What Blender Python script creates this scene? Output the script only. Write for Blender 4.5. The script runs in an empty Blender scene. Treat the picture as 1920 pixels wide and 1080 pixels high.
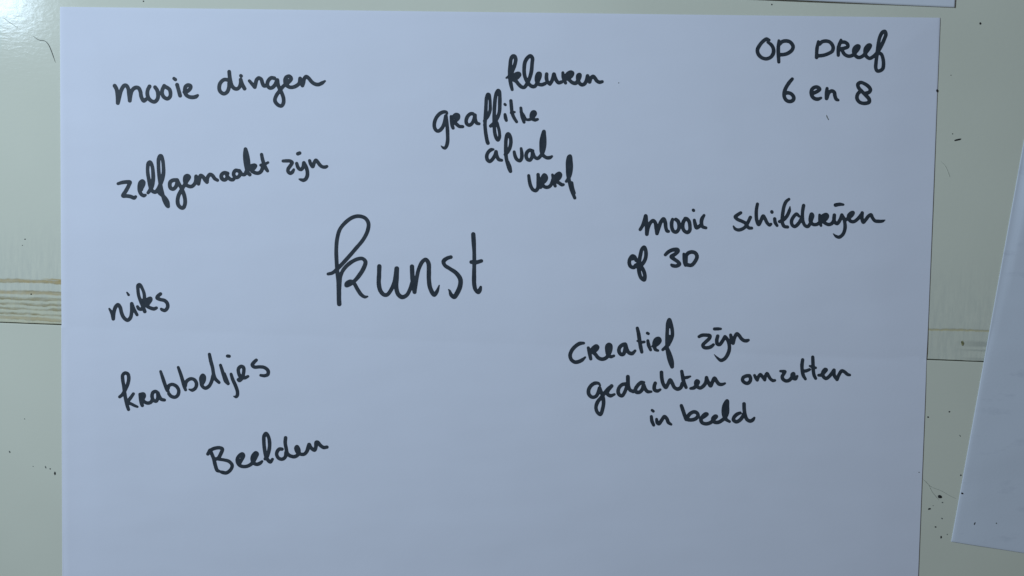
import bpy, math, random
import numpy as np
from mathutils import Vector, noise as mnoise

random.seed(7)
R = math.radians
scene = bpy.context.scene
COL = scene.collection

# ------------------------------------------------------------------ camera
F_PX = 1500.0                      # focal length in photo pixels (1920 wide)
CAM_H = 0.3825
TILT = R(-2.2)
cam_data = bpy.data.cameras.new("camera")
cam_data.sensor_width = 36.0
cam_data.lens = 36.0 * F_PX / 1920.0
cam_data.clip_start = 0.01
cam_data.clip_end = 50.0
cam = bpy.data.objects.new("camera", cam_data)
cam.location = (0, 0, CAM_H)
cam.rotation_euler = (TILT, 0, 0)
COL.objects.link(cam)
scene.camera = cam

# ------------------------------------------------------------------ world
world = bpy.data.worlds.new("World")
scene.world = world
world.use_nodes = True
bg = world.node_tree.nodes["Background"]
bg.inputs["Color"].default_value = (1.0, 1.0, 0.98, 1)
bg.inputs["Strength"].default_value = 0.066

# ------------------------------------------------------------------ lamp (the light mirrored in the table's corner)
def tabletop_point(px, py, z=0.0):
    """point of the horizontal plane z that lies at a place measured on the photograph"""
    d = Vector(((px - 960.0) / F_PX, -(py - 540.0) / F_PX, -1.0))
    c, s = math.cos(TILT), math.sin(TILT)
    d = Vector((d.x, c * d.y - s * d.z, s * d.y + c * d.z))
    t = (z - CAM_H) / d.z
    return Vector((d.x * t, d.y * t, z))

mirror = tabletop_point(0, -4)
view = (mirror - Vector((0, 0, CAM_H))).normalized()
out = Vector((view.x, view.y, -view.z))
lamp_data = bpy.data.lights.new("window_light", "AREA")
lamp_data.shape = 'RECTANGLE'
lamp_data.size = 0.06
lamp_data.size_y = 0.06
lamp_data.energy = 3.98
lamp_data.spread = R(120)
lamp_data.color = (0.68, 0.865, 1.06)
lamp = bpy.data.objects.new("window_light", lamp_data)
lamp.location = mirror + out * 0.9
lamp.rotation_euler = (Vector((0.1, 0.05, 0)) - lamp.location).to_track_quat('-Z', 'Y').to_euler()
COL.objects.link(lamp)

scene.view_settings.view_transform = 'Standard'
scene.view_settings.look = 'None'
scene.view_settings.exposure = 0.0
scene.view_settings.gamma = 1.0
scene.view_settings.use_curve_mapping = False

# ------------------------------------------------------------------ helpers
PX = 0.42 / 1649.0                 # metres per photo pixel on the table

def tag(o, label=None, cat=None, group=None, kind=None):
    if label: o["label"] = label
    if cat: o["category"] = cat
    if group: o["group"] = group
    if kind: o["kind"] = kind
    return o

def mesh_obj(name, verts, faces, mat, parent=None, smooth=False):
    me = bpy.data.meshes.new(name)
    me.from_pydata([tuple(v) for v in verts], [], faces)
    me.update()
    if smooth:
        me.polygons.foreach_set("use_smooth", [True] * len(me.polygons))
    me.materials.append(mat)
    o = bpy.data.objects.new(name, me)
    COL.objects.link(o)
    if parent: o.parent = parent
    return o

def smooth01(t):
    t = max(0.0, min(1.0, t))
    return t * t * (3 - 2 * t)

class NT:
    """small helper round a material's node tree"""
    def __init__(self, name):
        self.m = bpy.data.materials.new(name)
        self.m.use_nodes = True
        self.t = self.m.node_tree
        self.b = self.t.nodes["Principled BSDF"]
    def n(self, typ, **kw):
        nd = self.t.nodes.new(typ)
        for k, v in kw.items(): setattr(nd, k, v)
        return nd
    def put(self, sock, v):
        if hasattr(v, "is_output"): self.t.links.new(v, sock)
        else: sock.default_value = v
    def math(self, op, a, b=0.0, c=None, clamp=False):
        nd = self.n("ShaderNodeMath", operation=op)
        nd.use_clamp = clamp
        self.put(nd.inputs[0], a); self.put(nd.inputs[1], b)
        if c is not None: self.put(nd.inputs[2], c)
        return nd.outputs[0]
    def noise(self, vec, scale, detail=2.0, rough=0.5):
        nd = self.n("ShaderNodeTexNoise")
        self.put(nd.inputs["Vector"], vec)
        nd.inputs["Scale"].default_value = scale
        nd.inputs["Detail"].default_value = detail
        nd.inputs["Roughness"].default_value = rough
        return nd.outputs[0]
    def mapping(self, vec, scale=(1, 1, 1), rot=(0, 0, 0), loc=(0, 0, 0)):
        nd = self.n("ShaderNodeMapping")
        self.put(nd.inputs["Vector"], vec)
        nd.inputs["Scale"].default_value = scale
        nd.inputs["Rotation"].default_value = rot
        nd.inputs["Location"].default_value = loc
        return nd.outputs[0]
    def ramp(self, fac, stops, interp='LINEAR'):
        nd = self.n("ShaderNodeValToRGB")
        cr = nd.color_ramp
        cr.interpolation = interp
        while len(cr.elements) < len(stops): cr.elements.new(0.5)
        for e, (p, c) in zip(cr.elements, stops):
            e.position = p
            e.color = c if len(c) == 4 else (*c, 1)
        self.put(nd.inputs[0], fac)
        return nd.outputs[0]
    def mix(self, fac, a, b, mode='MIX'):
        nd = self.n("ShaderNodeMix", data_type='RGBA', blend_type=mode)
        self.put(nd.inputs[0], fac)
        self.put(nd.inputs[6], a); self.put(nd.inputs[7], b)
        return nd.outputs[2]
    def bump(self, height, dist, strength=1.0, normal=None):
        nd = self.n("ShaderNodeBump")
        nd.inputs["Strength"].default_value = strength
        nd.inputs["Distance"].default_value = dist
        self.put(nd.inputs["Height"], height)
        if normal is not None: self.put(nd.inputs["Normal"], normal)
        return nd.outputs[0]
    def coords(self):
        return self.n("ShaderNodeTexCoord").outputs["Object"]

# ------------------------------------------------------------------ materials
PAINT = (0.66, 0.70, 0.575, 1)
BARE = (0.50, 0.385, 0.19, 1)
OCHRE = (0.56, 0.48, 0.25, 1)
GREYW = (0.50, 0.49, 0.38, 1)

def paint_base(T, co, streak_dir):
    """off-white paint: faint tone drift and the ridges the roller left"""
    drift = T.noise(co, 9.0, 3.0, 0.55)
    tone = T.ramp(drift, [(0.3, (0.662, 0.655, 0.540)), (0.7, (0.712, 0.705, 0.583))])
    fine = T.noise(co, 900.0, 2.0)
    tone = T.mix(T.math('MULTIPLY', fine, 0.06), tone, (0.45, 0.47, 0.40, 1))
    ridges = T.noise(T.mapping(co, scale=streak_dir), 1.0, 3.0, 0.6)
    peel = T.noise(co, 420.0, 2.0, 0.5)
    h = T.math('ADD', T.math('MULTIPLY', ridges, 0.65), T.math('MULTIPLY', peel, 0.35))
    return tone, h

def board_worn_material():
    T = NT("painted_wood_worn")
    co = T.coords()
    sep = T.n("ShaderNodeSeparateXYZ")
    T.put(sep.inputs[0], co)
    u = T.math('DIVIDE', sep.outputs[0], PX)
    v = T.math('DIVIDE', sep.outputs[1], PX)
    tone, h = paint_base(T, co, (240, 520, 100))
    wob = T.noise(T.mapping(co, scale=(55, 90, 1)), 1.0, 3.0, 0.6)
    wob = T.math('MULTIPLY', T.math('SUBTRACT', wob, 0.5), 11.0)
    wob2 = T.noise(T.mapping(co, scale=(420, 700, 1)), 1.0, 2.0, 0.6)
    wob = T.math('ADD', wob, T.math('MULTIPLY', T.math('SUBTRACT', wob2, 0.5), 3.2))
    vv = T.math('DIVIDE', T.math('ADD', v, wob), 110.0)
    def lines(spec):
        st = [(0.0, (0, 0, 0))]
        for c, hw, a in spec:                      # line centre, half width (px), strength
            for p, val in ((c - hw - 1.2, 0.0), (c - hw * .5, a), (c + hw * .5, a), (c + hw + 1.2, 0.0)):
                p = p / 110.0
                if p > st[-1][0] + 1e-4: st.append((p, (val, val, val)))
        return st
    left_brown = T.ramp(vv, lines([(2, 1.2, .2), (8.5, 3.2, .75), (57.5, 3.6, .85), (79, 3.4, 1.0)]))
    left_grey = T.ramp(vv, lines([(17, 1.9, .95), (27, 1.8, .9), (36, 2.0, .95), (46, 2.8, .95)]))
    right_line = T.ramp(vv, lines([(58, 1.5, .95)]))
    right_grey = T.ramp(vv, lines([(4, 2, .35), (21, 1.5, .4), (33, 6, .45)]))
    is_right = T.math('GREATER_THAN', u, 900.0)
    patch = T.noise(T.mapping(co, scale=(70, 220, 1)), 1.0, 3.0, 0.6)
    patch_l = T.ramp(patch, [(0.36, (0.25, 0.25, 0.25)), (0.56, (1, 1, 1))])
    lg = T.math('MULTIPLY', left_grey, patch_l)
    tint = T.ramp(vv, [(0.0, (.55, .55, .55)), (.40, (.5, .5, .5)), (.52, (.12, .12, .12)), (.6, (0, 0, 0))])
    tint = T.math('MULTIPLY', tint, T.math('SUBTRACT', 1.0, is_right))
    col = T.mix(tint, tone, (0.66, 0.625, 0.41, 1))
    inv = T.math('SUBTRACT', 1.0, is_right)
    lb = T.math('MULTIPLY', T.math('MULTIPLY', left_brown, inv), T.math('ADD', T.math('MULTIPLY', patch_l, .5), .5))
    lg = T.math('MULTIPLY', lg, inv)
    rl = T.math('MULTIPLY', right_line, is_right)
    col = T.mix(lg, col, (0.43, 0.37, 0.22, 1))
    col = T.mix(lb, col, BARE)
    col = T.mix(T.math('MULTIPLY', rl, 0.9), col, OCHRE)
    # grey rubbed patch at the right, near the edge
    smear = T.noise(T.mapping(co, scale=(900, 120, 1)), 1.0, 2.0, 0.7)
    band_u = T.ramp(T.math('DIVIDE', T.math('SUBTRACT', u, 1790.0), 120.0), [(0.05, (0, 0, 0)), (0.45, (1, 1, 1))])
    rg = T.math('MULTIPLY', T.math('MULTIPLY', right_grey, is_right), band_u)
    rg = T.math('MULTIPLY', rg, T.math('MULTIPLY', smear, 2.2, clamp=True), clamp=True)
    col = T.mix(rg, col, (0.30, 0.31, 0.27, 1))
    # brush strokes across the grain close to the worn edge
    brush = T.noise(T.mapping(co, scale=(560, 90, 1), rot=(0, 0, R(7))), 1.0, 4.0, 0.7)
    bmask = T.ramp(T.math('DIVIDE', v, 260.0), [(0.05, (.9, .9, .9)), (0.35, (.8, .8, .8)), (0.8, (0, 0, 0))])
    bcol = T.ramp(brush, [(0.30, (1, 1, 1)), (0.62, (0, 0, 0))])
    col = T.mix(T.math('MULTIPLY', T.math('MULTIPLY', bcol, bmask), 0.42), col, (0.44, 0.46, 0.42, 1))
    core = T.ramp(vv, lines([(6, .5, .6), (16, .6, .9), (26, .5, .8), (35, .6, .9), (45, .7, .8), (60.5, .6, .6), (76.5, .7, .7)]))
    brk = T.ramp(T.noise(T.mapping(co, scale=(120, 300, 1), loc=(4, 2, 0)), 1.0, 2.0, 0.6), [(0.38, (0, 0, 0)), (0.55, (1, 1, 1))])
    core = T.math('MULTIPLY', T.math('MULTIPLY', core, inv), brk)
    col = T.mix(T.math('MULTIPLY', core, 0.8), col, (0.30, 0.25, 0.14, 1))
    fork = T.math('MULTIPLY', T.ramp(vv, lines([(84.5, .9, .9)])), T.ramp(T.math('DIVIDE', u, 120.0), [(0.62, (0, 0, 0)), (0.8, (1, 1, 1)), (1.0, (1, 1, 1))]))
    fork2 = T.math('MULTIPLY', T.ramp(vv, lines([(81.5, 4.0, .95)])), T.ramp(T.math('DIVIDE', u, 120.0), [(0.86, (0, 0, 0)), (0.92, (1, 1, 1)), (1.0, (1, 1, 1))]))
    fork = T.math('MULTIPLY', T.math('MAXIMUM', fork, fork2), inv)
    col = T.mix(fork, col, BARE)
    wear = T.math('ADD', T.math('ADD', lb, lg), rl, clamp=True)
    T.put(T.b.inputs["Base Color"], col)
    T.put(T.b.inputs["Roughness"], T.math('ADD', T.math('MULTIPLY', wear, 0.4), 0.13))
    T.b.inputs["Specular IOR Level"].default_value = 0.02
    n1 = T.bump(h, 0.00006, 0.75)
    n2 = T.bump(T.math('MULTIPLY', brush, bmask), 0.00009, 0.8, n1)
    n3 = T.bump(T.math('SUBTRACT', 1.0, wear), 0.00015, 0.9, n2)
    T.put(T.b.inputs["Normal"], n3)
    return T.m

def board_smooth_material():
    T = NT("painted_wood_smooth")
    co = T.coords()
    tone, h = paint_base(T, co, (90, 380, 100))
    T.put(T.b.inputs["Base Color"], tone)
    T.b.inputs["Roughness"].default_value = 0.22
    T.b.inputs["Specular IOR Level"].default_value = 0.3
    T.put(T.b.inputs["Normal"], T.bump(h, 0.00004, 0.7))
    return T.m

def paper_material(name, base=(0.752, 0.757, 0.835), bumpy=1.0, smudge=0.0):
    T = NT(name)
    co = T.coords()
    cloud = T.noise(co, 26.0, 4.0, 0.6)
    dark = tuple(c * 0.975 for c in base)
    col = T.ramp(cloud, [(0.3, dark), (0.7, base)])
    fleck = T.noise(co, 1600.0, 2.0, 0.6)
    col = T.mix(T.math('MULTIPLY', fleck, 0.07), col, (0.50, 0.53, 0.60, 1))
    if smudge:
        s = T.noise(T.mapping(co, scale=(45, 130, 1), rot=(0, 0, R(-6))), 1.0, 4.0, 0.65)
        sm = T.ramp(s, [(0.58, (0, 0, 0)), (0.72, (1, 1, 1))])
        col = T.mix(T.math('MULTIPLY', sm, smudge), col, (0.42, 0.45, 0.52, 1))
    T.put(T.b.inputs["Base Color"], col)
    T.b.inputs["Roughness"].default_value = 0.8
    T.b.inputs["Specular IOR Level"].default_value = 0.25
    fib = T.noise(T.mapping(co, scale=(1, 1.5, 1)), 700.0, 3.0, 0.6)
    n1 = T.bump(fib, 0.00005 * bumpy, 0.5)
    wave = T.noise(T.mapping(co, scale=(10, 26, 1), rot=(0, 0, R(-2))), 1.0, 2.0, 0.5)
    n2 = T.bump(wave, 0.0016 * bumpy, 0.55, n1)
    T.put(T.b.inputs["Normal"], n2)
    return T.m

def ink_material():
    T = NT("marker_ink")
    co = T.coords()
    f = T.noise(co, 260.0, 3.0, 0.6)
    col = T.ramp(f, [(0.3, (0.028, 0.036, 0.047)), (0.7, (0.044, 0.054, 0.066))])
    T.put(T.b.inputs["Base Color"], col)
    T.b.inputs["Roughness"].default_value = 0.55
    T.b.inputs["Specular IOR Level"].default_value = 0.15
    g = T.noise(co, 1500.0, 2.0)
    T.put(T.b.inputs["Normal"], T.bump(g, 0.00003, 0.5))
    return T.m

def plain_material(name, col, rough=0.8):
    T = NT(name)
    co = T.coords()
    f = T.noise(co, 2500.0, 2.0)
    c0 = tuple(c * 0.7 for c in col); c1 = tuple(min(1, c * 1.3) for c in col)
    T.put(T.b.inputs["Base Color"], T.ramp(f, [(0.3, c0), (0.7, c1)]))
    T.b.inputs["Roughness"].default_value = rough
    return T.m

M_WORN = board_worn_material()
M_SMOOTH = board_smooth_material()
M_PAPER = paper_material("white_paper")
M_PAPER_RIGHT = paper_material("white_paper_used", (0.67, 0.70, 0.765), 1.0, 0.3)
M_PAPER_TOP = paper_material("white_paper_top", (0.74, 0.76, 0.81))
M_INK = ink_material()
M_SPECK = plain_material("black_dirt", (0.012, 0.012, 0.013))
M_SPECK_GREY = plain_material("grey_dirt", (0.16, 0.17, 0.15))
M_CHIP = plain_material("olive_chip", (0.30, 0.28, 0.13))
M_HAIR = plain_material("dark_hair", (0.17, 0.17, 0.145), 0.5)
M_HAIR_PALE = plain_material("pale_hair", (0.45, 0.455, 0.385), 0.6)

# ------------------------------------------------------------------ the table: two painted boards that meet at a seam
SEAM_A = tabletop_point(0, 604.5)
SEAM_B = tabletop_point(1848, 678.5)
SEAM_DIR = (SEAM_B - SEAM_A).normalized()
SEAM_NRM = Vector((-SEAM_DIR.y, SEAM_DIR.x, 0))          # points up the picture
SEAM_ANG = math.atan2(SEAM_DIR.y, SEAM_DIR.x)
DIP = 0.00055

def upper_z(d):                    # the worn board falls a little towards the seam
    return -DIP * (1 - smooth01(d / 0.019))

table = bpy.data.objects.new("tabletop", None)
table.location = SEAM_A
table.rotation_euler = (0, 0, SEAM_ANG)
COL.objects.link(table)
tag(table, "off-white painted wooden tabletop of two boards under the paper sheets", "table", kind="structure")

def board(profile, mat, label, jag):
    """a board whose cross-section (distance from seam, height) runs along the seam"""
    xs = [-0.45 + 0.002 * i for i in range(0, 800)]
    V, Fc = [], []
    n = len(profile)
    for i, x in enumerate(xs):
        j = (mnoise.noise(Vector((x * 130, 3.1, 0))) * 0.00016 +
             mnoise.noise(Vector((x * 900, 8.1, 0))) * 0.00006) * jag
        for k, (d, z, w) in enumerate(profile):
            V.append((x, d + j * w, z))
    for i in range(len(xs) - 1):
        for k in range(n):
            a, b = i * n + k, i * n + (k + 1) % n
            Fc.append((a, b, b + n, a + n))
    Fc.append(tuple(range(n))[::-1])
    Fc.append(tuple((len(xs) - 1) * n + k for k in range(n)))
    o = mesh_obj("board", V, Fc, mat, table)
    if label: o["label"] = label
    return o

g = 0.00022
pu = [(0.5, -0.022, 0), (0.5, 0.0, 0), (0.20, 0.0, 0), (0.03, 0.0, 0)]
for d in (0.019, 0.016, 0.013, 0.010, 0.007, 0.004, 0.002, 0.001):
    pu.append((d, upper_z(d), 0))
pu += [(g + 0.0002, upper_z(0.0004), .7), (g, upper_z(0) - 0.0002, 1), (g, -0.022, 1)]
ub = board(pu, M_WORN, "upper board with bare wood grain worn through along its edge", 1.0)
pl = [(-g, -0.022, 0), (-g, -0.0003, .6), (-g - 0.0002, -0.00004, .6), (-g - 0.0006, 0.0, .3), (-0.02, 0.0, 0), (-0.5, 0.0, 0), (-0.5, -0.022, 0)]
lb = board(pl, M_SMOOTH, "smooth lower board", 0.5)
for o in (ub, lb):                                        # outward normals
    import bmesh
    bm = bmesh.new(); bm.from_mesh(o.data)
    bmesh.ops.recalc_face_normals(bm, faces=bm.faces)
    bm.to_mesh(o.data); bm.free()

def seam_dist(x, y):
    return (x - SEAM_A.x) * SEAM_NRM.x + (y - SEAM_A.y) * SEAM_NRM.y

# ------------------------------------------------------------------ paper sheets
def quad_point(c, u, v):
    a = c[0].lerp(c[1], u); b = c[3].lerp(c[2], u)
    return a.lerp(b, v)

def spaced(n, edge=4):
    """0..1 in n steps with a few extra lines close to both ends"""
    s = [i / n for i in range(n + 1)]
    ex = []
    for k in range(1, edge):
        ex += [k / (n * edge), 1 - k / (n * edge)]
    return sorted(set(s + ex))

def sheet(name, corners, zfun, nu, nv, mat, thick=0.00012):
    us, vs = spaced(nu), spaced(nv)
    top, bot, F = [], [], []
    for v in vs:
        for u in us:
            p = quad_point(corners, u, v)
            z = zfun(p.x, p.y, u, v)
            top.append((p.x, p.y, z)); bot.append((p.x, p.y, z - thick))
    nU, nV = len(us), len(vs)
    N = len(top)
    for j in range(nV - 1):
        for i in range(nU - 1):
            a = j * nU + i
            F.append((a, a + nU, a + nU + 1, a + 1))
            F.append((N + a, N + a + 1, N + a + nU + 1, N + a + nU))
    for i in range(nU - 1):
        a = i; F.append((a, a + 1, N + a + 1, N + a))
        a = (nV - 1) * nU + i; F.append((a + 1, a, N + a, N + a + 1))
    for j in range(nV - 1):
        a = j * nU; F.append((a + nU, a, N + a, N + a + nU))
        a = j * nU + nU - 1; F.append((a, a + nU, N + a + nU, N + a))
    return mesh_obj(name, top + bot, F, mat, smooth=False)

C_MAIN = [tabletop_point(113, 13), tabletop_point(1763, 33.5), tabletop_point(1717.5, 1172), tabletop_point(117.5, 1155)]
W_MAIN = (C_MAIN[1] - C_MAIN[0]).length
H_MAIN = (C_MAIN[3] - C_MAIN[0]).length
U_MAIN = (C_MAIN[1] - C_MAIN[0]) / W_MAIN
V_MAIN = Vector((U_MAIN.y, -U_MAIN.x, 0))

def main_z(x, y, *_):
    d = seam_dist(x, y)
    # a soft crease where the sheet sags into the seam between the boards
    k = 0.75 + 0.5 * mnoise.noise(Vector((x * 6.0, 0.4, 1.7)))
    zt = -0.00042 * k * math.exp(-abs(d + 0.0006) / 0.0075)
    z = 0.00068 + zt
    z += 0.00007 * mnoise.noise(Vector((x * 14 + 3, y * 22, 0.3)))
    # distances to the edges
    e0 = C_MAIN[0]
    q = Vector((x - e0.x, y - e0.y, 0))
    u, v = q.dot(U_MAIN) / W_MAIN, q.dot(V_MAIN) / H_MAIN
    dl, dr, dt = u * W_MAIN, (1 - u) * W_MAIN, v * H_MAIN
    z -= 0.00030 * (1 - smooth01(min(dl * 1.3, dr, dt * 1.3) / (0.026 + 0.008 * mnoise.noise(Vector((x * 9, y * 9, 4))))))
    for dd, w in ((dl, 0.0016), (dr, 0.0010), (dt, 0.0016)):
        if dd < w: z -= 0.00013 * (1 - dd / w) ** 1.5
    return max(z, (upper_z(d) if d > 0 else 0.0) + 0.00016)

paper = sheet("paper_sheet", C_MAIN, main_z, 400, 290, M_PAPER)
paper.data.polygons.foreach_set("use_smooth", [True] * len(paper.data.polygons))
tag(paper, "large white paper sheet covered in black handwritten Dutch words", "paper", "white paper sheets on the table")

# sheet at the right border, its near corner flat and its far edge curling up
bl = tabletop_point(1783, 1015.5)
edge_dir = (tabletop_point(1919, 266) - bl).normalized()
across = Vector((edge_dir.y, -edge_dir.x, 0))
C_RIGHT = [bl + edge_dir * 0.297, bl + edge_dir * 0.297 + across * 0.42, bl + across * 0.42, bl.copy()]
def right_z(x, y, u, v):
    t = 1 - v                                # 0 at the near edge
    z = 0.0004 + 0.0022 * smooth01((t - 0.35) / 0.5)
    w = 0.0016 + 0.0058 * smooth01((t - 0.25) / 0.35)
    d = u * 0.42
    lift = 0.00018 + 0.0019 * smooth01((t - 0.25) / 0.4)
    if d < w: z -= lift * (1 - d / w) ** 1.4
    z += 0.00028 * mnoise.noise(Vector((x * 30, y * 55, 2.0))) * smooth01(d / 0.01)
    dn = t * 0.297
    if dn < 0.001: z -= 0.0001 * (1 - dn / 0.001)
    return max(z, 0.00022)
right = sheet("paper_sheet", C_RIGHT, right_z, 260, 220, M_PAPER_RIGHT)
right.data.polygons.foreach_set("use_smooth", [True] * len(right.data.polygons))
tag(right, "tilted white paper sheet cut off by the right border, smudged and curling", "paper", "white paper sheets on the table")

# sheet above, only its lower right corner is in view
br = tabletop_point(1790, 14.5)
ldir = (tabletop_point(1380, -3) - br).normalized()
updir = Vector((ldir.y, -ldir.x, 0))
C_TOP = [br + ldir * 0.42 + updir * 0.297, br + updir * 0.297, br.copy(), br + ldir * 0.42]
def top_z(x, y, u, v):
    dr = (1 - u) * 0.42
    return 0.00048 + 0.0010 * smooth01((dr - 0.01) / 0.07) + 0.0001 * mnoise.noise(Vector((x * 30, y * 40, 5)))
topp = sheet("paper_sheet", C_TOP, top_z, 120, 80, M_PAPER_TOP, 0.0003)
topp.data.polygons.foreach_set("use_smooth", [True] * len(topp.data.polygons))
tag(topp, "blank white paper sheet whose corner enters at the top right", "paper", "white paper sheets on the table")
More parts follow.
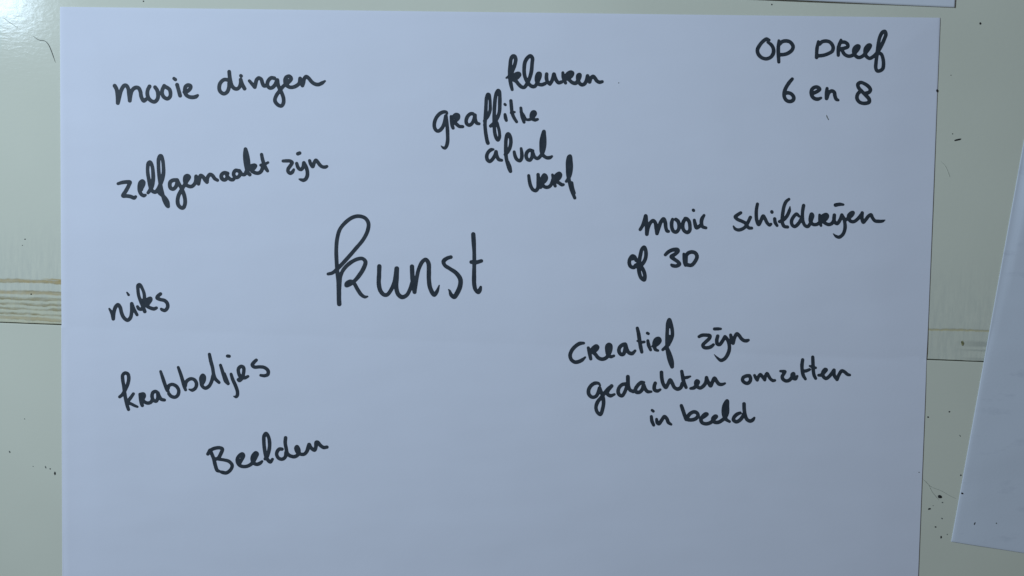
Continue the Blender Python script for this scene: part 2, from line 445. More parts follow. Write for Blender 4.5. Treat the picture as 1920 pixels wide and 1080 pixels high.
# ------------------------------------------------------------------ the handwriting
# every word: label, then pieces (origin x, origin y, magnification, pen radius, strokes); a stroke is "x,y[,radius] ..."
WORDS = [
("word mooie at the upper left", [(200, 110, 8.727, 31, """
135,445 165,500 180,600 187,728
190,715 207,640 237,530 290,442 322,440 352,480 370,580 382,690
382,690 395,600 420,520 470,477 522,480 555,540 570,625 610,692 645,668
705,455 677,510 669,580 690,650 740,696 790,706 835,660 845,590 830,520 795,468
945,445 912,520 912,580 945,635 1000,657 1040,622 1047,560 1030,505 985,472 950,455
1155,428 1175,500 1205,608
1105,326,27 1127,344,27
1275,548 1330,530 1375,480 1372,445 1332,434 1293,462 1283,535 1300,590 1350,625 1410,634 1460,624 1492,602,22""")]),
("word dingen at the upper left", [(400, 110, 8.727, 30, """
245,350 180,345 120,395 99,460 110,530 170,575 225,550 258,470 262,400
262,215 270,300 285,380 310,450 350,490 395,495 432,460 452,390 450,345
450,350 475,420 513,492
452,280,27 458,286,27
592,365,24 640,420 680,468
680,468 692,420 712,345 745,318 785,340 805,400 830,445 870,442
1000,322 950,316 902,360 886,430 920,480 965,475 1010,430 1040,360
1050,350 1060,430 1085,490 1120,560 1150,650 1148,730 1115,775 1060,758 1010,690 1030,610 1085,530 1150,450 1225,395 1275,330 1245,290 1192,310 1176,370 1195,430 1250,468 1310,467 1370,440 1410,400 1422,328
1195,395 1225,365
1422,325 1437,390 1460,442
1460,442 1475,400 1490,330 1520,296 1560,320 1610,380 1660,415 1720,425 1780,400 1828,368,16""")]),
("word zelfgemaakt at the left", [(212, 285, 10, 35, """
98,595,28 180,572 280,562 322,566 298,630 245,730 190,822 260,825 330,835 400,860 428,838,26
520,700 560,640 578,570 553,545 512,580 496,660 505,740 540,800 580,818 612,808,24
535,600,40 530,700,40
660,765,30 700,710 735,640 756,520 755,400,33 738,270,33 700,192 670,205 653,300,33 656,400,33 678,530 705,660 740,730 790,752 835,725
800,745,28 850,690 885,620 925,520 949,400 949,280,33 934,150,33 905,75 885,75 860,130 856,250,33 864,400,33 885,560 905,680 935,800 965,910 1015,1005 1035,1020
1035,1015 1025,940 985,870 930,815 880,775 845,742,26
985,930,42 1015,990,40
1205,525 1130,530 1080,560 1066,620 1085,680 1130,695 1175,660 1200,600 1208,530
1205,528 1240,600 1275,660 1320,760 1350,870 1352,970 1320,1045 1280,1045 1230,1000 1213,920 1230,820 1275,730 1330,640 1390,540 1430,470 1402,445 1362,460 1348,530 1370,610 1430,645 1480,645 1530,600 1555,540 1560,455
1390,480,40 1375,550,36"""),
(344, 268, 10, 34, """
240,630 260,700 285,768
285,768 300,690 325,612 365,630 410,700 443,735
443,735 455,650 500,592 545,610 590,670 640,700,30
830,572 770,560 720,595 713,642 740,685 785,690 822,650 815,605,26
815,610 845,650 885,685 930,688 955,675,24
1040,525 980,517 946,560 950,615 1000,650 1048,620 1065,570 1050,525
1060,540 1095,585 1145,595 1185,530
1165,115,32 1155,220 1160,330 1180,450 1210,560 1245,595
1170,115,30 1195,210 1213,300 1222,400 1200,500
1190,330 1195,430
1215,470 1290,427 1335,412,28 1358,425,28 1320,480 1270,500 1290,530 1350,562 1410,566 1460,530 1490,450
1467,217,31 1485,310 1520,420 1555,490 1580,528,27
1452,418,28 1520,402,28 1588,368,24""")]),
("first word zijn at the left", [(510, 258, 10, 33, """
210,440,29 280,437 345,441 380,468 345,530 305,590 305,640 345,670 385,645 410,600,24
465,485,30 485,550 515,590 550,597 585,550 597,475
600,472 640,550 665,640 662,720 630,780 590,800 545,790,26 508,778,10
487,304 520,291
707,432,28 725,490 765,545 790,480 825,425 860,460 905,520 950,550 1000,553 1032,540,26""")]),
("word kleuren at the top centre", [(944, 85, 10, 34, """
52,614,16 120,570 175,460 215,350 228,260 205,205 170,207 140,260 125,380 115,500 120,620 140,740 162,832,28
120,610 150,610
180,600 230,542 288,530,32 298,555 245,615 185,640 240,680 290,740 340,783 385,790 430,740 480,640 520,500 535,350 540,240 505,200 455,230 405,310 387,430 392,550 420,640 470,720 530,770 580,772 615,735 650,665 682,580 680,532 650,530 620,590 620,670 660,730 720,740 775,720
652,600
808,540,33 805,620 825,690 868,727
868,727 905,670 930,600 945,542 960,590 985,650 1030,703 1085,690
1112,515,28 1120,600 1140,660 1162,708,30
1150,610 1200,535 1260,505 1292,520 1270,580 1210,612 1170,610 1230,650 1290,700 1350,712 1395,665 1430,590 1428,550 1400,560 1390,610 1410,690 1460,740 1510,730 1550,670 1575,575
1225,565,38
1577,575,32 1590,640 1612,688
1612,688 1635,620 1680,585 1715,620 1750,670 1800,694 1850,683,29""")]),
("word graffitie at the top centre", [(808, 172, 10, 33, """
305,412,18 290,385,28 240,380 170,410 100,490 65,590 70,680 110,735 150,735 210,680 250,590 278,460
280,455 295,560 307,680 313,800 313,920 295,1010 262,1058,30 225,1048,22 188,1012,6
378,465,27 387,560 400,640 415,682,30
400,490 465,430 510,440 512,495 455,550 430,560 480,610 530,650 595,656,30
455,480,36
785,415 745,414 690,460 660,540 670,600 715,628 765,600 805,520 825,440
825,440 830,520 860,590 902,602,28
995,550,22 1060,470 1106,360,30 1111,250,28 1106,140,27 1088,52,28 1066,48,29 1042,110,30 1033,230,31 1028,350 1020,480 1013,600 1020,720 1035,830 1055,930 1068,965
1005,625,27
1118,645,30 1180,590 1240,500 1282,380 1290,230 1290,80 1280,-5 1262,-22 1230,20 1205,130 1192,280 1186,430 1186,560 1188,680,31 1198,780,31 1225,870 1255,906 1284,860,29 1284,770,29 1260,660,29 1222,570 1180,600
1140,635,32 1180,610
1388,428,27 1398,490 1413,540,27
1384,236,25 1396,248,25
1498,170,30 1508,280 1522,400 1558,490 1605,565,28
1500,398,22 1568,382,20"""),
(900, 168, 10, 33, """
765,345,26 775,430,28 790,510 825,612,28
768,420,28 815,480,26 865,560,25 930,562,28 990,520 1035,450 1020,420 985,425 960,480 970,540 1030,570 1080,558,24
1000,470,38""")]),
("word afval at the top centre", [(900, 230, 10, 33, """
250,502,20 205,510 150,560 125,630 140,700 180,728 230,690 280,610 300,550
300,545 315,620 350,690 405,706,28
462,600,22 510,560 555,480 578,370 565,265 530,212 510,225 487,320 482,430 482,550 490,650 510,750 540,850 570,912
575,915,27 560,840 520,740
640,548,28 655,620 690,690 745,715 778,670 783,590 770,485,26
985,530 930,517 878,560 864,630 890,690 935,702 972,650 983,580 980,540
990,570 1020,640 1075,672 1130,630 1175,560 1205,450 1212,330 1205,230 1198,165 1165,260 1145,360 1145,450 1155,560 1190,620 1250,658 1310,655 1348,632,22
1178,300 1175,520""")]),
("word verf at the top centre", [(960, 280, 10, 33, """
312,492,28 325,590 350,690 395,760 445,773 482,730 490,620 488,475
488,472,29 498,560 512,650 535,712
540,640 600,610 640,550 635,505 605,480 570,530 560,620 590,690 650,713 710,690 750,620 765,570
757,478,25 775,560 790,640 808,688,29
790,540 830,480 885,450 908,480 885,540 825,592 880,630 935,665 962,662,27
840,530,38
1015,602,27 1060,540 1095,450 1108,340 1108,240,28 1090,125,29 1065,140 1043,220 1040,350 1045,470 1065,560 1085,660 1120,780 1175,912,30
1115,630,34 1130,720,34 1160,820,34""")]),
("word OP at the top right", [(1410, 45, 10, 34, """
318,302,26 270,284 210,320 140,400 97,490 115,570 180,635 265,655 345,625 395,550 395,460 350,385 290,345,25
500,312,25 490,420 488,520 492,620 497,714,30
510,380 560,335 630,319 710,340 765,420 745,490 670,550 590,575 510,578""")]),
("word DReef at the top right", [(1500, 45, 10, 33, """
340,330,25 315,450 307,550 305,630
360,380 410,335 490,322 560,345 615,430 600,510 520,560 430,590 335,600
765,300,24 740,370 715,450 712,588,30
770,342 840,345 890,385 888,430 830,455 765,468
765,468 790,510 830,570 900,605 970,593 1030,540 1085,470 1098,420 1070,413 1020,450 1000,510 1020,580 1090,630 1160,610 1230,540 1295,450 1312,400 1280,398 1225,460 1215,540 1240,610 1300,647 1370,610 1440,540 1510,430 1575,290 1608,190 1590,140 1550,150 1500,230 1470,340 1450,480 1435,600 1420,720 1416,830 1440,880 1490,880 1545,840 1560,760 1550,650 1520,570 1485,548
1045,470,36 1060,450,36
1255,480,36 1275,450,36""")]),
("line 6 en 8 below OP DReef", [(1455, 130, 10, 34, """
300,182,30 235,260 175,360 148,450 155,530 200,590 270,603 322,570 325,520 285,465 220,442 165,450
680,455 760,420 812,375 785,340 730,335 675,370 655,430 675,510 720,550 780,560 838,538,24
952,360,29 942,450 942,548
945,545 985,440 1040,407 1085,430 1100,500 1125,562 1160,578,26
1680,450 1740,430 1765,385 1735,330 1660,275 1580,248 1532,280 1540,340 1600,410 1680,490 1740,560 1740,615 1650,640 1560,615 1513,545 1530,460 1590,405""")]),
("large word kunst in the middle of the sheet", [(600, 395, 6, 21, """
92,712,17 140,700,19 200,650 300,545 400,430 490,320 538,220 545,140 510,85 440,62 370,75 290,130 225,210 195,310 184,430 187,560 195,680 208,800,23 213,900,25 214,1000,25 217,1050,25
222,760 260,670 330,595 420,545 480,540 512,575,23 490,650,23 440,730,23 390,788 330,832 297,842 300,818 345,795 385,820 420,880 465,945 505,970,18 535,965,10
300,838,24 340,815,22
228,730 224,800 218,880
668,625,24 665,720,24 662,820,24 680,900,24 720,945 755,945 800,890 840,790 862,650,24
866,650,24 862,760,24 858,860,24 880,940,24 925,972,24 975,950 1010,890 1040,800
1035,628,24 1040,740,24 1050,830,24 1064,915,22
1064,915 1085,780 1110,660 1155,570 1190,549 1220,590,24 1225,680,24 1225,770,24 1240,870,24 1285,945,24 1315,910,20 1342,838,6
1472,522,21 1430,535 1390,570,24 1402,612 1460,652 1530,700,23 1578,770,26 1575,850,26 1540,930,26 1510,970,24 1475,945,22 1458,900,12 1442,882,3
1724,265,24 1730,370,24 1735,480 1735,600 1733,730,23 1735,830,23 1750,890 1780,915,24 1798,890,22 1808,858,14
1702,578,21 1760,580,23 1815,565,20""")]),
("word mooie at the right", [(1190, 370, 10, 34, """
100,605,29 145,530 185,420 205,347 215,430 222,560 225,692
225,692 250,570 290,480 345,437 385,480 400,580 415,678
415,678 450,570 490,460 540,405 570,470 582,570 605,630 630,638,29
708,412,29 690,480 695,570 725,635 775,650 820,600 830,530 810,450 770,415
950,397 910,460 897,540 920,620 985,658 1028,620 1033,540 1015,450 970,402 945,400
1115,427,27 1130,500 1155,570 1205,545 1250,510
1297,338,27 1260,400 1248,480 1270,550 1332,572,28
1096,240,29 1102,247,29""")]),
("word schilderijen at the right", [(1365, 355, 10, 32, """
235,440,29 180,475 132,515 170,560 260,600 330,642 330,690 270,740 190,762 130,740,28 98,690,14
415,525 380,600 350,670 385,722 440,727,29
548,275,30 530,370 525,470 535,580 570,660 610,590 655,500 690,550 730,630 775,668 803,650,24
870,552,30 880,620 915,680,27
816,420,31 820,430,31
960,605,30 1040,570 1100,500 1145,400 1158,320,8
1138,185,27 1085,230 1045,320 1025,430 1012,540 1015,630 1050,695 1112,706,29
1005,600,36
1328,505,24 1280,465 1220,520 1185,600 1200,670 1245,697 1300,660 1350,590 1385,520
1412,302,31 1395,400 1390,500 1400,600 1440,680 1490,697 1530,650 1560,570 1582,490 1562,463 1540,520 1540,600 1590,657 1660,657 1700,630"""),
(1500, 355, 10, 32, """
362,480,26 365,560 375,640 387,680,26
380,540 430,490 490,472 508,500 480,560 420,592 460,630 530,660 590,640 628,580 638,485
440,535,38
638,483 630,560 650,620 690,642 740,580 778,480
778,478,29 812,540 836,640 836,740 800,840 730,896 670,880,26 615,830,6
850,570 920,530 980,470 990,435 960,437 905,490 910,550 940,595 1000,606 1070,560 1130,490 1162,435,26
945,495
1160,440 1155,540 1180,618 1225,570 1280,500 1325,477 1350,530 1400,590 1470,600 1540,596,27 1592,573,6
660,295,34 740,281,33 805,287,22""")]),
("word of at the right", [(1165, 440, 10, 35, """
275,480 240,412 205,400 160,455 146,530 170,593 230,615 270,570
205,450,36
290,600 380,560 440,470 460,380 450,280 425,236 385,270 355,380 335,500 325,620 335,720 370,810 425,846 440,790 420,690 370,600 310,540
310,575,44""")]),
("characters 3D at the right", [(1165, 440, 10, 35, """
822,377,30 880,322 960,285 1050,280 1060,305 1010,360 935,412 990,460 1070,520 1085,555 1030,587 960,580 938,566,26
1168,362,26 1178,450 1188,530 1200,572,30
1205,400 1250,345 1320,324 1385,345 1415,410 1380,500 1310,572 1230,565
1210,390 1205,545""")]),
("word niks at the left", [(190, 520, 10, 33, """
152,588,18 195,660,30 225,780,30
228,775,30 240,650 270,555 315,512 355,560 380,660 420,750 490,803 545,760 570,660 573,495
573,492 610,590 672,702,28
484,282,14 515,328,24
680,547,27 710,590 765,590 806,500 812,400 806,310,30 778,225,29 722,136,31 692,150,31 690,230,31 704,340,31 738,440 780,540 817,640
755,430
805,500 870,415 925,392,31 930,420 885,490 855,530 920,572 990,590 1035,572,27
840,490
1112,310,31 1060,355 1050,387 1110,415 1190,435 1240,490 1245,560 1195,620 1145,607 1125,592,25""")]),
("word krabbeltjes at the lower left", [(215, 672, 10, 32, """
97,720,28 150,675 200,590 245,490 268,370 250,290 200,272 155,310 155,400 175,520 190,640 210,760 235,870 263,955
355,662,30 300,740 240,815
240,830 310,850,29 380,885,28 430,905,22
475,670,27 490,760 505,840 522,880
490,672 545,664 560,700 530,770 560,810 620,836 680,820 715,760
520,715,36
815,645 770,617 720,640 705,720 735,785 780,800 812,740 812,650
815,650 840,710 880,765 937,778,29
865,243,25 900,350 940,470 985,590 1008,618,28
1005,560 1020,510 1080,485 1160,520 1205,600 1185,690 1130,725 1060,705 1020,660
1195,165,26 1240,290 1280,420 1310,530 1333,588,28
1325,520 1350,430 1430,380 1500,400 1538,470 1520,550 1460,593 1400,578,14"""),
(340, 650, 10, 32, """
400,690 430,630 430,555 405,532 372,580 375,660 390,730 450,775 520,740 570,650 600,530
402,600,34 402,660,32
528,140,29 555,270 590,400 610,520 640,600 710,670,29
737,345,28 770,450 800,550 830,640 880,690,30
815,500,20 870,665,30
868,174,30 900,178,30
935,512,27 965,610 1015,720 1055,840 1052,910 1028,938,28 985,928,10
1075,617,35 1090,633,33 1135,595 1168,500 1168,390 1125,367 1075,410 1080,500 1120,570 1190,582 1252,555,25
1407,250,29 1365,290 1332,340 1370,380 1470,377 1560,390 1628,450 1622,520 1560,543 1490,535,26""")]),
("word Beelden at the bottom left", [(380, 800, 10, 33, """
100,510,30 140,440
140,440 170,500 210,600 240,720 275,815 310,832,28
140,440,29 220,405 320,392 372,415 350,490 290,590 235,605
300,607,28 400,620,30 500,650 556,720 530,800 450,862 380,855 335,840,24
690,690 730,620 768,540 748,507 700,530 655,600 660,670 710,730 800,745 880,720 940,670 1000,570 1025,505 1000,485 950,530 930,600 960,680 1020,702 1080,680 1118,645,22
975,565,38
1172,602,30 1210,560 1245,450 1258,320 1237,190 1190,125 1155,170 1150,280 1160,400 1180,520 1210,600 1270,658 1312,606,27
1490,418 1440,417 1397,470 1392,530 1430,590 1500,605 1553,560 1565,480
1557,205 1550,300 1567,400 1590,500 1640,545"""),
(470, 800, 10, 33, """
740,545 820,560 890,520 905,440 870,372 850,400 875,470 940,513 1010,510 1060,450 1080,380 1097,332
1100,332 1130,390 1200,437 1225,370 1232,290 1260,290 1310,350 1370,387 1432,380,31""")]),
("word creatief at the lower right", [(1060, 590, 10, 35, """
345,532,25 270,540 190,590 120,670 88,760 110,840 170,886 230,885 310,850 372,797,18
430,622,30 450,710 475,828,30
470,690 520,625 580,588 603,610 570,665 510,690 560,740 620,810 690,833 760,810 820,730 850,640 845,573 815,557 780,590 780,670 800,750 850,787,32 910,770,24
540,640
812,610,38 812,660,36
1120,552 1075,562 1020,610 1003,680 1040,742 1085,740 1118,660 1128,580
1125,560 1150,640 1190,710 1250,727 1308,675,25
1347,252,31 1370,350,36 1388,470,36 1408,590,36 1432,700,30
1345,492,15 1420,515,26 1478,510,25
1545,487,28 1560,570 1597,660,27
1535,345,27 1554,355,27
1640,590,26 1710,560 1770,490 1752,447 1700,460 1665,530 1672,610 1690,655,32 1735,672,24
1712,505,40"""),
(1150, 590, 10, 33, """
925,658,27 990,600 1060,510 1102,400 1104,310 1080,180 1048,92 1020,150 1010,280 1005,400 1005,550 1010,650 1025,760 1060,890 1098,978
1102,975 1100,880 1060,740 1015,640
1052,160 1052,220 
1050,410 1035,560""")]),
("second word zijn at the lower right", [(1290, 590, 10, 33, """
205,412,29 260,385 340,383 408,395 400,440 330,510 277,570 300,613 370,620 430,600 475,562,26
555,400,31 537,480 550,550 590,560 640,500 690,412
695,414 740,470 770,560 772,660 735,760 680,830 615,855,33 545,805,20 485,740,4
797,380,29 815,460 842,535
845,532 870,430 915,357 955,390 1000,450 1050,485 1100,488 1132,475,24
492,267,29 560,265,31 612,265,23""")]),
("word gedachten at the lower right", [(1095, 675, 10, 34, """
300,475,18 270,437,28 200,434 130,480 85,560 90,640 150,695 220,680 268,600 288,530
290,525 320,600 350,680 365,790 350,900 305,1018 250,980,32 222,890,32 250,790 320,700 390,610 460,530 517,482,28
515,485 455,560 430,622 490,668 568,642,23
775,447 720,457 660,510 637,590 660,650 710,670 750,620 788,530 810,440
820,312,37 822,400,37 832,490 860,560 920,588
1125,415,20 1070,420 1000,480 960,560 980,600 1040,600 1088,550 1112,470
1120,465,31 1145,540 1190,590 1258,592,23
1333,432,33 1315,490 1322,560 1375,578 1428,552,22
1450,230 1455,330 1480,440 1530,513 1570,450 1613,372 1650,430 1690,510 1750,543 1810,515 1840,440"""),
(1200, 675, 10, 34, """
780,212,31 795,300 815,400 860,512,30
820,332,28 880,325,30 942,305,17
945,532,25 1010,518 1065,460 1090,405 1065,390 1042,420 1055,480 1120,523 1180,490 1230,420 1245,330
1068,420
1245,330,29 1275,410 1320,482 1350,420 1395,340 1430,390 1480,450 1540,455,30 1590,436,20""")]),
("word omzetten at the lower right", [(1380, 665, 10, 33, """
245,393 190,398 130,430 121,480 160,523 215,535 258,500 270,440 250,395
345,387,26 370,440,30 395,475,30
395,475,28 420,410,30 455,370,28 490,410,30 535,472,28
535,472,28 548,400,30 580,350,29 610,400,30 640,450,29 690,485,30 725,480,24
830,308,22 918,315,28 900,350,30 867,400 872,450 930,490 990,480 1040,430 1080,375 1075,355 1052,370 1060,430 1110,450 1145,402,24
880,325,26
1082,410
1250,95,31 1235,200 1240,300 1260,390 1298,455,26
1250,305,29 1310,303,31 1375,278,27
1440,45,30 1442,150 1446,280 1460,380 1490,445,27
1383,212,20 1440,236,25 1492,245,24
1545,385,25 1600,378 1660,320 1690,282 1670,275 1630,320 1625,390 1680,445 1740,410 1800,340 1835,290"""),
(1440, 665, 10, 32, """
1237,290,30 1240,390 1290,463
1290,463 1320,390 1382,302,31 1430,320 1490,370 1530,380,25
1050,320""")]),
("word in at the lower right", [(1210, 735, 10, 33, """
110,457,29 120,540 153,618,29
124,340,26 147,359,26
208,508,27 220,570 250,592 300,530 355,457 400,500 430,570 480,605,23""")]),
("word beeld at the lower right", [(1260, 735, 10, 34, """
172,253,31 205,350 235,440 260,500 300,517 390,517 450,490 485,440 465,390 410,370 340,400 290,460 262,510
560,480 620,445 653,412 625,408 575,450 538,510 560,570 630,594 720,570 780,510 828,455 805,450 760,500 790,560 860,566 930,530 980,490 1010,450 1035,380 1036,250 1030,165 985,230 960,330 970,440 1010,510 1075,552,26
600,450,36
800,480,34
1000,270 1003,420
1275,390,28 1220,412 1160,470 1148,520 1200,555 1260,530 1320,460 1350,400
1347,220 1350,320 1365,420 1400,510 1460,542 1510,520 1540,480,20""")]),
]

def stroke_samples(text, org, mag, r0):
    ox, oy = org
    res = []
    for ln in text.strip().splitlines():
        pts = []
        for tok in ln.split():
            q = [float(t) for t in tok.split(",")]
            pts.append((ox + q[0] / mag, oy + q[1] / mag, (q[2] if len(q) > 2 else r0) / mag))
        P = np.array(pts)
        if len(P) == 1:
            res.append(P); continue
        E = np.vstack([2 * P[0] - P[1], P, 2 * P[-1] - P[-2]])
        for i in range(len(P) - 1):
            p0, p1, p2, p3 = E[i], E[i + 1], E[i + 2], E[i + 3]
            # centripetal spacing keeps the curve inside its points
            k = max(4, int(np.hypot(*(p2 - p1)[:2]) / 0.45))
            t01 = max(np.hypot(*(p1 - p0)[:2]), 1e-3) ** .5
            t12 = max(np.hypot(*(p2 - p1)[:2]), 1e-3) ** .5
            t23 = max(np.hypot(*(p3 - p2)[:2]), 1e-3) ** .5
            m1 = (p2 - p1 + t12 * ((p1 - p0) / t01 - (p2 - p0) / (t01 + t12)))
            m2 = (p2 - p1 + t12 * ((p3 - p2) / t23 - (p3 - p1) / (t12 + t23)))
            t = np.linspace(0, 1, k)[:, None]
            a = 2 * (p1 - p2) + m1 + m2
            b = -3 * (p1 - p2) - 2 * m1 - m2
            s = a * t ** 3 + b * t ** 2 + m1 * t + p1
            s[:, 2] = p1[2] * (1 - t[:, 0]) + p2[2] * t[:, 0]
            res.append(s)
    return np.vstack(res)

GRID = 0.62                       # photo pixels between outline samples

def ink_mesh(samples, seed):
    x0, y0 = samples[:, :2].min(0) - 7
    x1, y1 = samples[:, :2].max(0) + 7
    nx, ny = int((x1 - x0) / GRID) + 2, int((y1 - y0) / GRID) + 2
    X = x0 + np.arange(nx) * GRID
    Y = y0 + np.arange(ny) * GRID
    f = np.full((ny, nx), 9.0)
    rng = np.random.RandomState(seed)
    wob = np.convolve(rng.randn(len(samples) + 20), np.ones(21) / 21 ** .5 / 1.0, 'valid')[:len(samples)]
    for (cx, cy, r), w in zip(samples, wob):
        r = r * (1 + 0.022 * w) + 0.13
        i0, i1 = max(0, int((cx - x0 - r - 2) / GRID)), min(nx, int((cx - x0 + r + 2) / GRID) + 2)
        j0, j1 = max(0, int((cy - y0 - r - 2) / GRID)), min(ny, int((cy - y0 + r + 2) / GRID) + 2)
        d = np.hypot(X[None, i0:i1] - cx, Y[j0:j1, None] - cy) - r
        np.minimum(f[j0:j1, i0:i1], d, out=f[j0:j1, i0:i1])
    # ink creeps into the narrow corners between strokes
    fc = np.clip(f, -1.5, 1.5)
    bl = fc.copy()
    bl[1:-1, 1:-1] = (fc[1:-1, 1:-1] * 4 + fc[:-2, 1:-1] * 2 + fc[2:, 1:-1] * 2 + fc[1:-1, :-2] * 2 + fc[1:-1, 2:] * 2
                      + fc[:-2, :-2] + fc[:-2, 2:] + fc[2:, :-2] + fc[2:, 2:]) / 16
    f = bl
    inside = f < 0
    cnt = inside[:-1, :-1].astype(int) + inside[1:, :-1] + inside[:-1, 1:] + inside[1:, 1:]
    verts, index, faces = [], {}, []
    def node(j, i):
        k = (j, i)
        if k not in index:
            index[k] = len(verts); verts.append((X[i], Y[j]))
        return index[k]
    def cross(a, b):
        if a > b: a, b = b, a
        k = (a, b)
        if k not in index:
            fa, fb = f[a], f[b]
            t = min(0.98, max(0.02, fa / (fa - fb)))
            index[k] = len(verts)
            verts.append((X[a[1]] + (X[b[1]] - X[a[1]]) * t, Y[a[0]] + (Y[b[0]] - Y[a[0]]) * t))
        return index[k]
    for j, i in zip(*np.nonzero(cnt)):
        ring = [(j, i), (j + 1, i), (j + 1, i + 1), (j, i + 1)]
        if cnt[j, i] == 4:
            faces.append([node(*q) for q in ring]); continue
        poly = []
        for a, b in zip(ring, ring[1:] + ring[:1]):
            if inside[a]: poly.append(node(*a))
            if inside[a] != inside[b]: poly.append(cross(a, b))
        if len(poly) >= 3: faces.append(poly)
    return verts, faces

for wi, (label, pieces) in enumerate(WORDS):
    S = np.vstack([stroke_samples(tx, (ox, oy), mag, r0) for ox, oy, mag, r0, tx in pieces])
    vs, fs = ink_mesh(S, wi)
    V = []
    for px, py in vs:
        p = tabletop_point(px, py, 0.00045)
        V.append((p.x, p.y, main_z(p.x, p.y) + 0.00007))
    w = mesh_obj("handwritten_word", V, fs, M_INK, paper, smooth=True)
    w["label"] = label

# ------------------------------------------------------------------ specks of dirt and hairs on the table and the paper
def speck_verts(rx, ry, rz, seed):
    import bmesh
    bm = bmesh.new()
    if rx > 3 * ry:                       # a splinter: a bar with blunt, slightly skewed ends
        bmesh.ops.create_cube(bm, size=2.0)
        bmesh.ops.bevel(bm, geom=bm.edges[:], offset=0.3, segments=2, affect='EDGES')
        for v in bm.verts:
            v.co = Vector((v.co.x * rx + v.co.y * 0.4 * ry, v.co.y * ry, v.co.z * rz))
        return bm
    bmesh.ops.create_icosphere(bm, subdivisions=2, radius=1.0)
    for v in bm.verts:
        k = 1 + 0.38 * mnoise.noise(v.co * 1.6 + Vector((seed * 3.7, seed, 1)))
        v.co = Vector((v.co.x * rx * k, v.co.y * ry * k, max(-0.15 * rz, v.co.z * rz * k)))
    return bm

def speck(px, py, w, h, ang, label, mat=None, on=0.0):
    rx, ry = w * PX * 0.53, h * PX * 0.53
    rz = min(rx, ry) * 0.6
    bm = speck_verts(rx, ry, rz, px * 0.01 + py * 0.013)
    me = bpy.data.meshes.new("dirt_speck")
    bm.to_mesh(me); bm.free()
    me.materials.append(mat or M_SPECK)
    o = bpy.data.objects.new("dirt_speck", me)
    p = tabletop_point(px, py, on)
    o.location = (p.x, p.y, on + 0.1 * rz)
    o.rotation_euler = (0, 0, R(ang))
    COL.objects.link(o)
    return tag(o, label, "speck", "specks of dirt scattered about")

ON = 0.00046
def on_main(px, py):
    p = tabletop_point(px, py, 0.0004)
    return main_z(p.x, p.y)
def on_table(px, py):
    p = tabletop_point(px, py)
    d = seam_dist(p.x, p.y)
    return upper_z(d) if d > 0 else 0.0

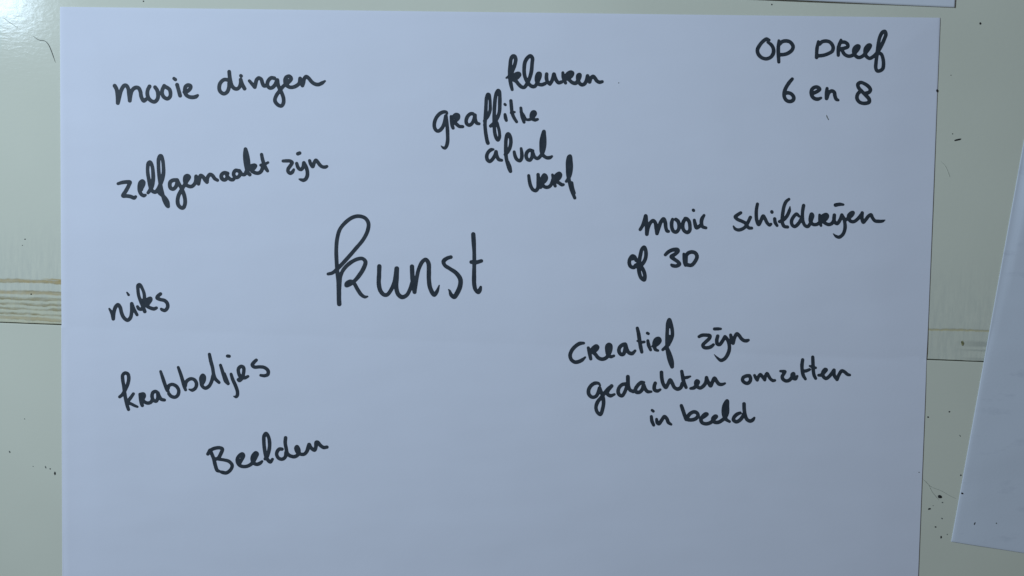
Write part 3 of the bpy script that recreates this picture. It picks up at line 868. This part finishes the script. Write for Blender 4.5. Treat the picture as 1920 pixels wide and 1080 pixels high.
for px, py, w, h, a, lab, mat, where in [
    (1838, 44, 3.6, 3.8, 0, "round black speck alone on the table, right of the top paper's corner", None, "t"),
    (1757.0, 170, 3.6, 5.4, 0, "square black speck touching the big sheet's right edge", None, "m"),
    (1783, 141, 1.6, 1.6, 0, "faint pinpoint speck on the table right of the word DReef", None, "t"),
    (1786, 251, 2.0, 2.0, 0, "tiny speck just above the small black bar", None, "t"),
    (1795.5, 262, 11.5, 2.6, 12, "black bar-shaped crumb lying alone on the right of the table", None, "t"),
    (269, 2.3, 2.6, 2.4, 0, "black speck above the big sheet's top edge, near its left end", None, "t"),
    (1447, 8.5, 2.4, 3.0, 0, "black speck between the big sheet and the top paper", None, "t"),
    (1740, 782, 3.2, 2.8, 0, "speck close to the big sheet's right edge, below the seam", None, "t"),
    (1780, 772, 3.0, 2.4, 0, "speck midway between both sheets, first below the seam", None, "t"),
    (1800, 817, 1.5, 4.6, 35, "thin slanting splinter beside the right sheet's edge", M_SPECK_GREY, "t"),
    (1801.5, 891, 2.8, 2.8, 0, "speck touching the right sheet's left edge from outside", None, "t"),
    (1762, 931, 7.4, 6.0, -20, "largest black crumb, between the big sheet and right sheet", None, "t"),
    (1767, 942, 3.0, 2.2, 0, "small grey speck directly under the largest crumb", M_SPECK_GREY, "t"),
    (1742.5, 954, 5.2, 3.0, 12, "flat black crumb nearest the big sheet, below the largest crumb", None, "t"),
    (1766, 972, 3.2, 2.4, -30, "hook-like grey speck halfway down from the largest crumb", M_SPECK_GREY, "t"),
    (1754, 988, 3.4, 2.4, 0, "dark speck left of the right sheet's lower corner", None, "t"),
    (1764.5, 1007, 2.8, 4.8, 0, "upright black speck left of the right sheet's corner, lowest of all", None, "t"),
    (1776, 1002, 2.0, 2.2, 0, "tiny grey speck almost at the right sheet's corner", M_SPECK_GREY, "t"),
    (1749.5, 948, 1.6, 1.6, 0, "pinpoint grey speck above the flat crumb", M_SPECK_GREY, "t"),
    (103, 887.5, 3.0, 6.2, 0, "dark upright speck by the big sheet's left edge", None, "t"),
    (94, 879, 2.4, 2.6, 0, "small grey speck left of the dark upright speck", M_SPECK_GREY, "t"),
    (85.5, 876, 2.0, 5.0, 20, "thin grey fleck, leftmost of the three by the sheet's left edge", M_SPECK_GREY, "t"),
    (62, 874.5, 1.8, 1.6, 0, "pale pinpoint speck far left of the grey fleck", M_SPECK_GREY, "t"),
    (18, 847, 2.4, 4.4, 25, "pale grey fleck close to the photo's left border", M_SPECK_GREY, "t"),
    (46, 785.5, 1.8, 1.8, 0, "pinpoint grey speck on the smooth lower board at left", M_SPECK_GREY, "t"),
    (58.5, 551.5, 2.6, 2.4, 0, "black speck on the worn wood grain at left", None, "t"),
    (47, 448.5, 2.8, 1.8, 0, "dark speck above the worn wood grain at left", None, "t"),
    (42, 460, 2.0, 1.6, 0, "pale speck under the dark one above the wood grain", M_SPECK_GREY, "t"),
    (1160, 155.5, 1.8, 2.0, 0, "faint speck on the big sheet right of the word kleuren", M_SPECK_GREY, "m"),
    (1723, 885.5, 2.2, 1.8, 0, "faint speck on the big sheet near its lower right edge", M_SPECK_GREY, "m"),
    (1804, 925, 4.4, 3.2, -15, "black crumb on the right sheet beside its left edge", None, "r"),
    (1827.5, 981.5, 2.0, 5.4, -20, "slanting dark fleck on the right sheet near its bottom edge", M_SPECK, "r"),
    (1868, 981, 2.2, 2.6, 0, "tiny dark speck on the right sheet, rightmost of its specks", M_SPECK_GREY, "r"),
    (1804.5, 643.5, 5.0, 9.0, 12, "olive brown chip on the worn board at right", M_CHIP, "t"),
    (1803.5, 642, 1.7, 4.4, 25, "black crumb inside the olive brown chip at right", None, "t"),
]:
    z = {"t": on_table, "m": on_main}[where](px, py) if where in "tm" else 0.00045
    if where == "t" and "inside the olive" in lab: z += 0.0004
    speck(px, py, w, h, a, lab, mat, z)

def hair(pts, width, label, mat, zs):
    """a fine bent tube lying on the surface"""
    P = []
    for i in range(len(pts) - 1):
        p0 = np.array(pts[max(0, i - 1)]); p1 = np.array(pts[i]); p2 = np.array(pts[i + 1]); p3 = np.array(pts[min(len(pts) - 1, i + 2)])
        for t in np.linspace(0, 1, 10, endpoint=(i == len(pts) - 2)):
            P.append(0.5 * ((2 * p1) + (p2 - p0) * t + (2 * p0 - 5 * p1 + 4 * p2 - p3) * t * t + (3 * p1 - p0 - 3 * p2 + p3) * t ** 3))
    W = []
    for q in P:
        w = tabletop_point(q[0], q[1], 0.0)
        W.append(Vector((w.x, w.y, zs(q[0], q[1]))))
    r0 = width * PX / 2
    V, F = [], []
    n = len(W)
    for i, w in enumerate(W):
        d = (W[min(n - 1, i + 1)] - W[max(0, i - 1)]).normalized()
        s = Vector((-d.y, d.x, 0)).normalized()
        r = r0 * (0.35 + 0.65 * min(1, 6 * i / n, 6 * (n - 1 - i) / n))
        for k in range(6):
            a = k * math.pi / 3
            V.append(w + s * (math.cos(a) * r) + Vector((0, 0, r + math.sin(a) * r)))
    for i in range(n - 1):
        for k in range(6):
            a, b = i * 6 + k, i * 6 + (k + 1) % 6
            F.append((a, b, b + 6, a + 6))
    F.append(tuple(range(6))[::-1]); F.append(tuple((n - 1) * 6 + k for k in range(6)))
    o = mesh_obj("hair", V, F, mat, smooth=True)
    return tag(o, label, "hair", "stray hairs on the table and paper")

hair([(62, 67.5), (72, 74.5), (84, 77), (91, 84), (96, 95), (100, 106), (104, 117)], 1.15,
     "dark curved hair on the table left of the big sheet's top corner", M_HAIR, on_table)
hair([(6, 33), (15, 40), (24, 46), (34, 53)], 0.8, "faint straight hair in the bright glare at the top left", M_HAIR_PALE, on_table)
hair([(1729, 897), (1740, 908), (1746, 920), (1753, 929), (1760, 937)], 0.9,
     "faint bent hair running down to the largest crumb", M_HAIR_PALE, on_table)
hair([(1731, 899), (1745, 912), (1764, 920), (1780, 929), (1793, 935)], 0.8,
     "faint long hair reaching across to the right sheet's edge", M_HAIR_PALE, on_table)
hair([(1764, 303), (1772, 311), (1777, 322), (1781, 332)], 0.8,
     "faint short hair on the table below the black bar", M_HAIR_PALE, on_table)
hair([(1548.2, 216), (1549, 219.5), (1550.6, 222.5), (1552.3, 225.5)], 1.4,
     "short dark fibre on the big sheet under the line 6 en 8", M_HAIR, on_main)
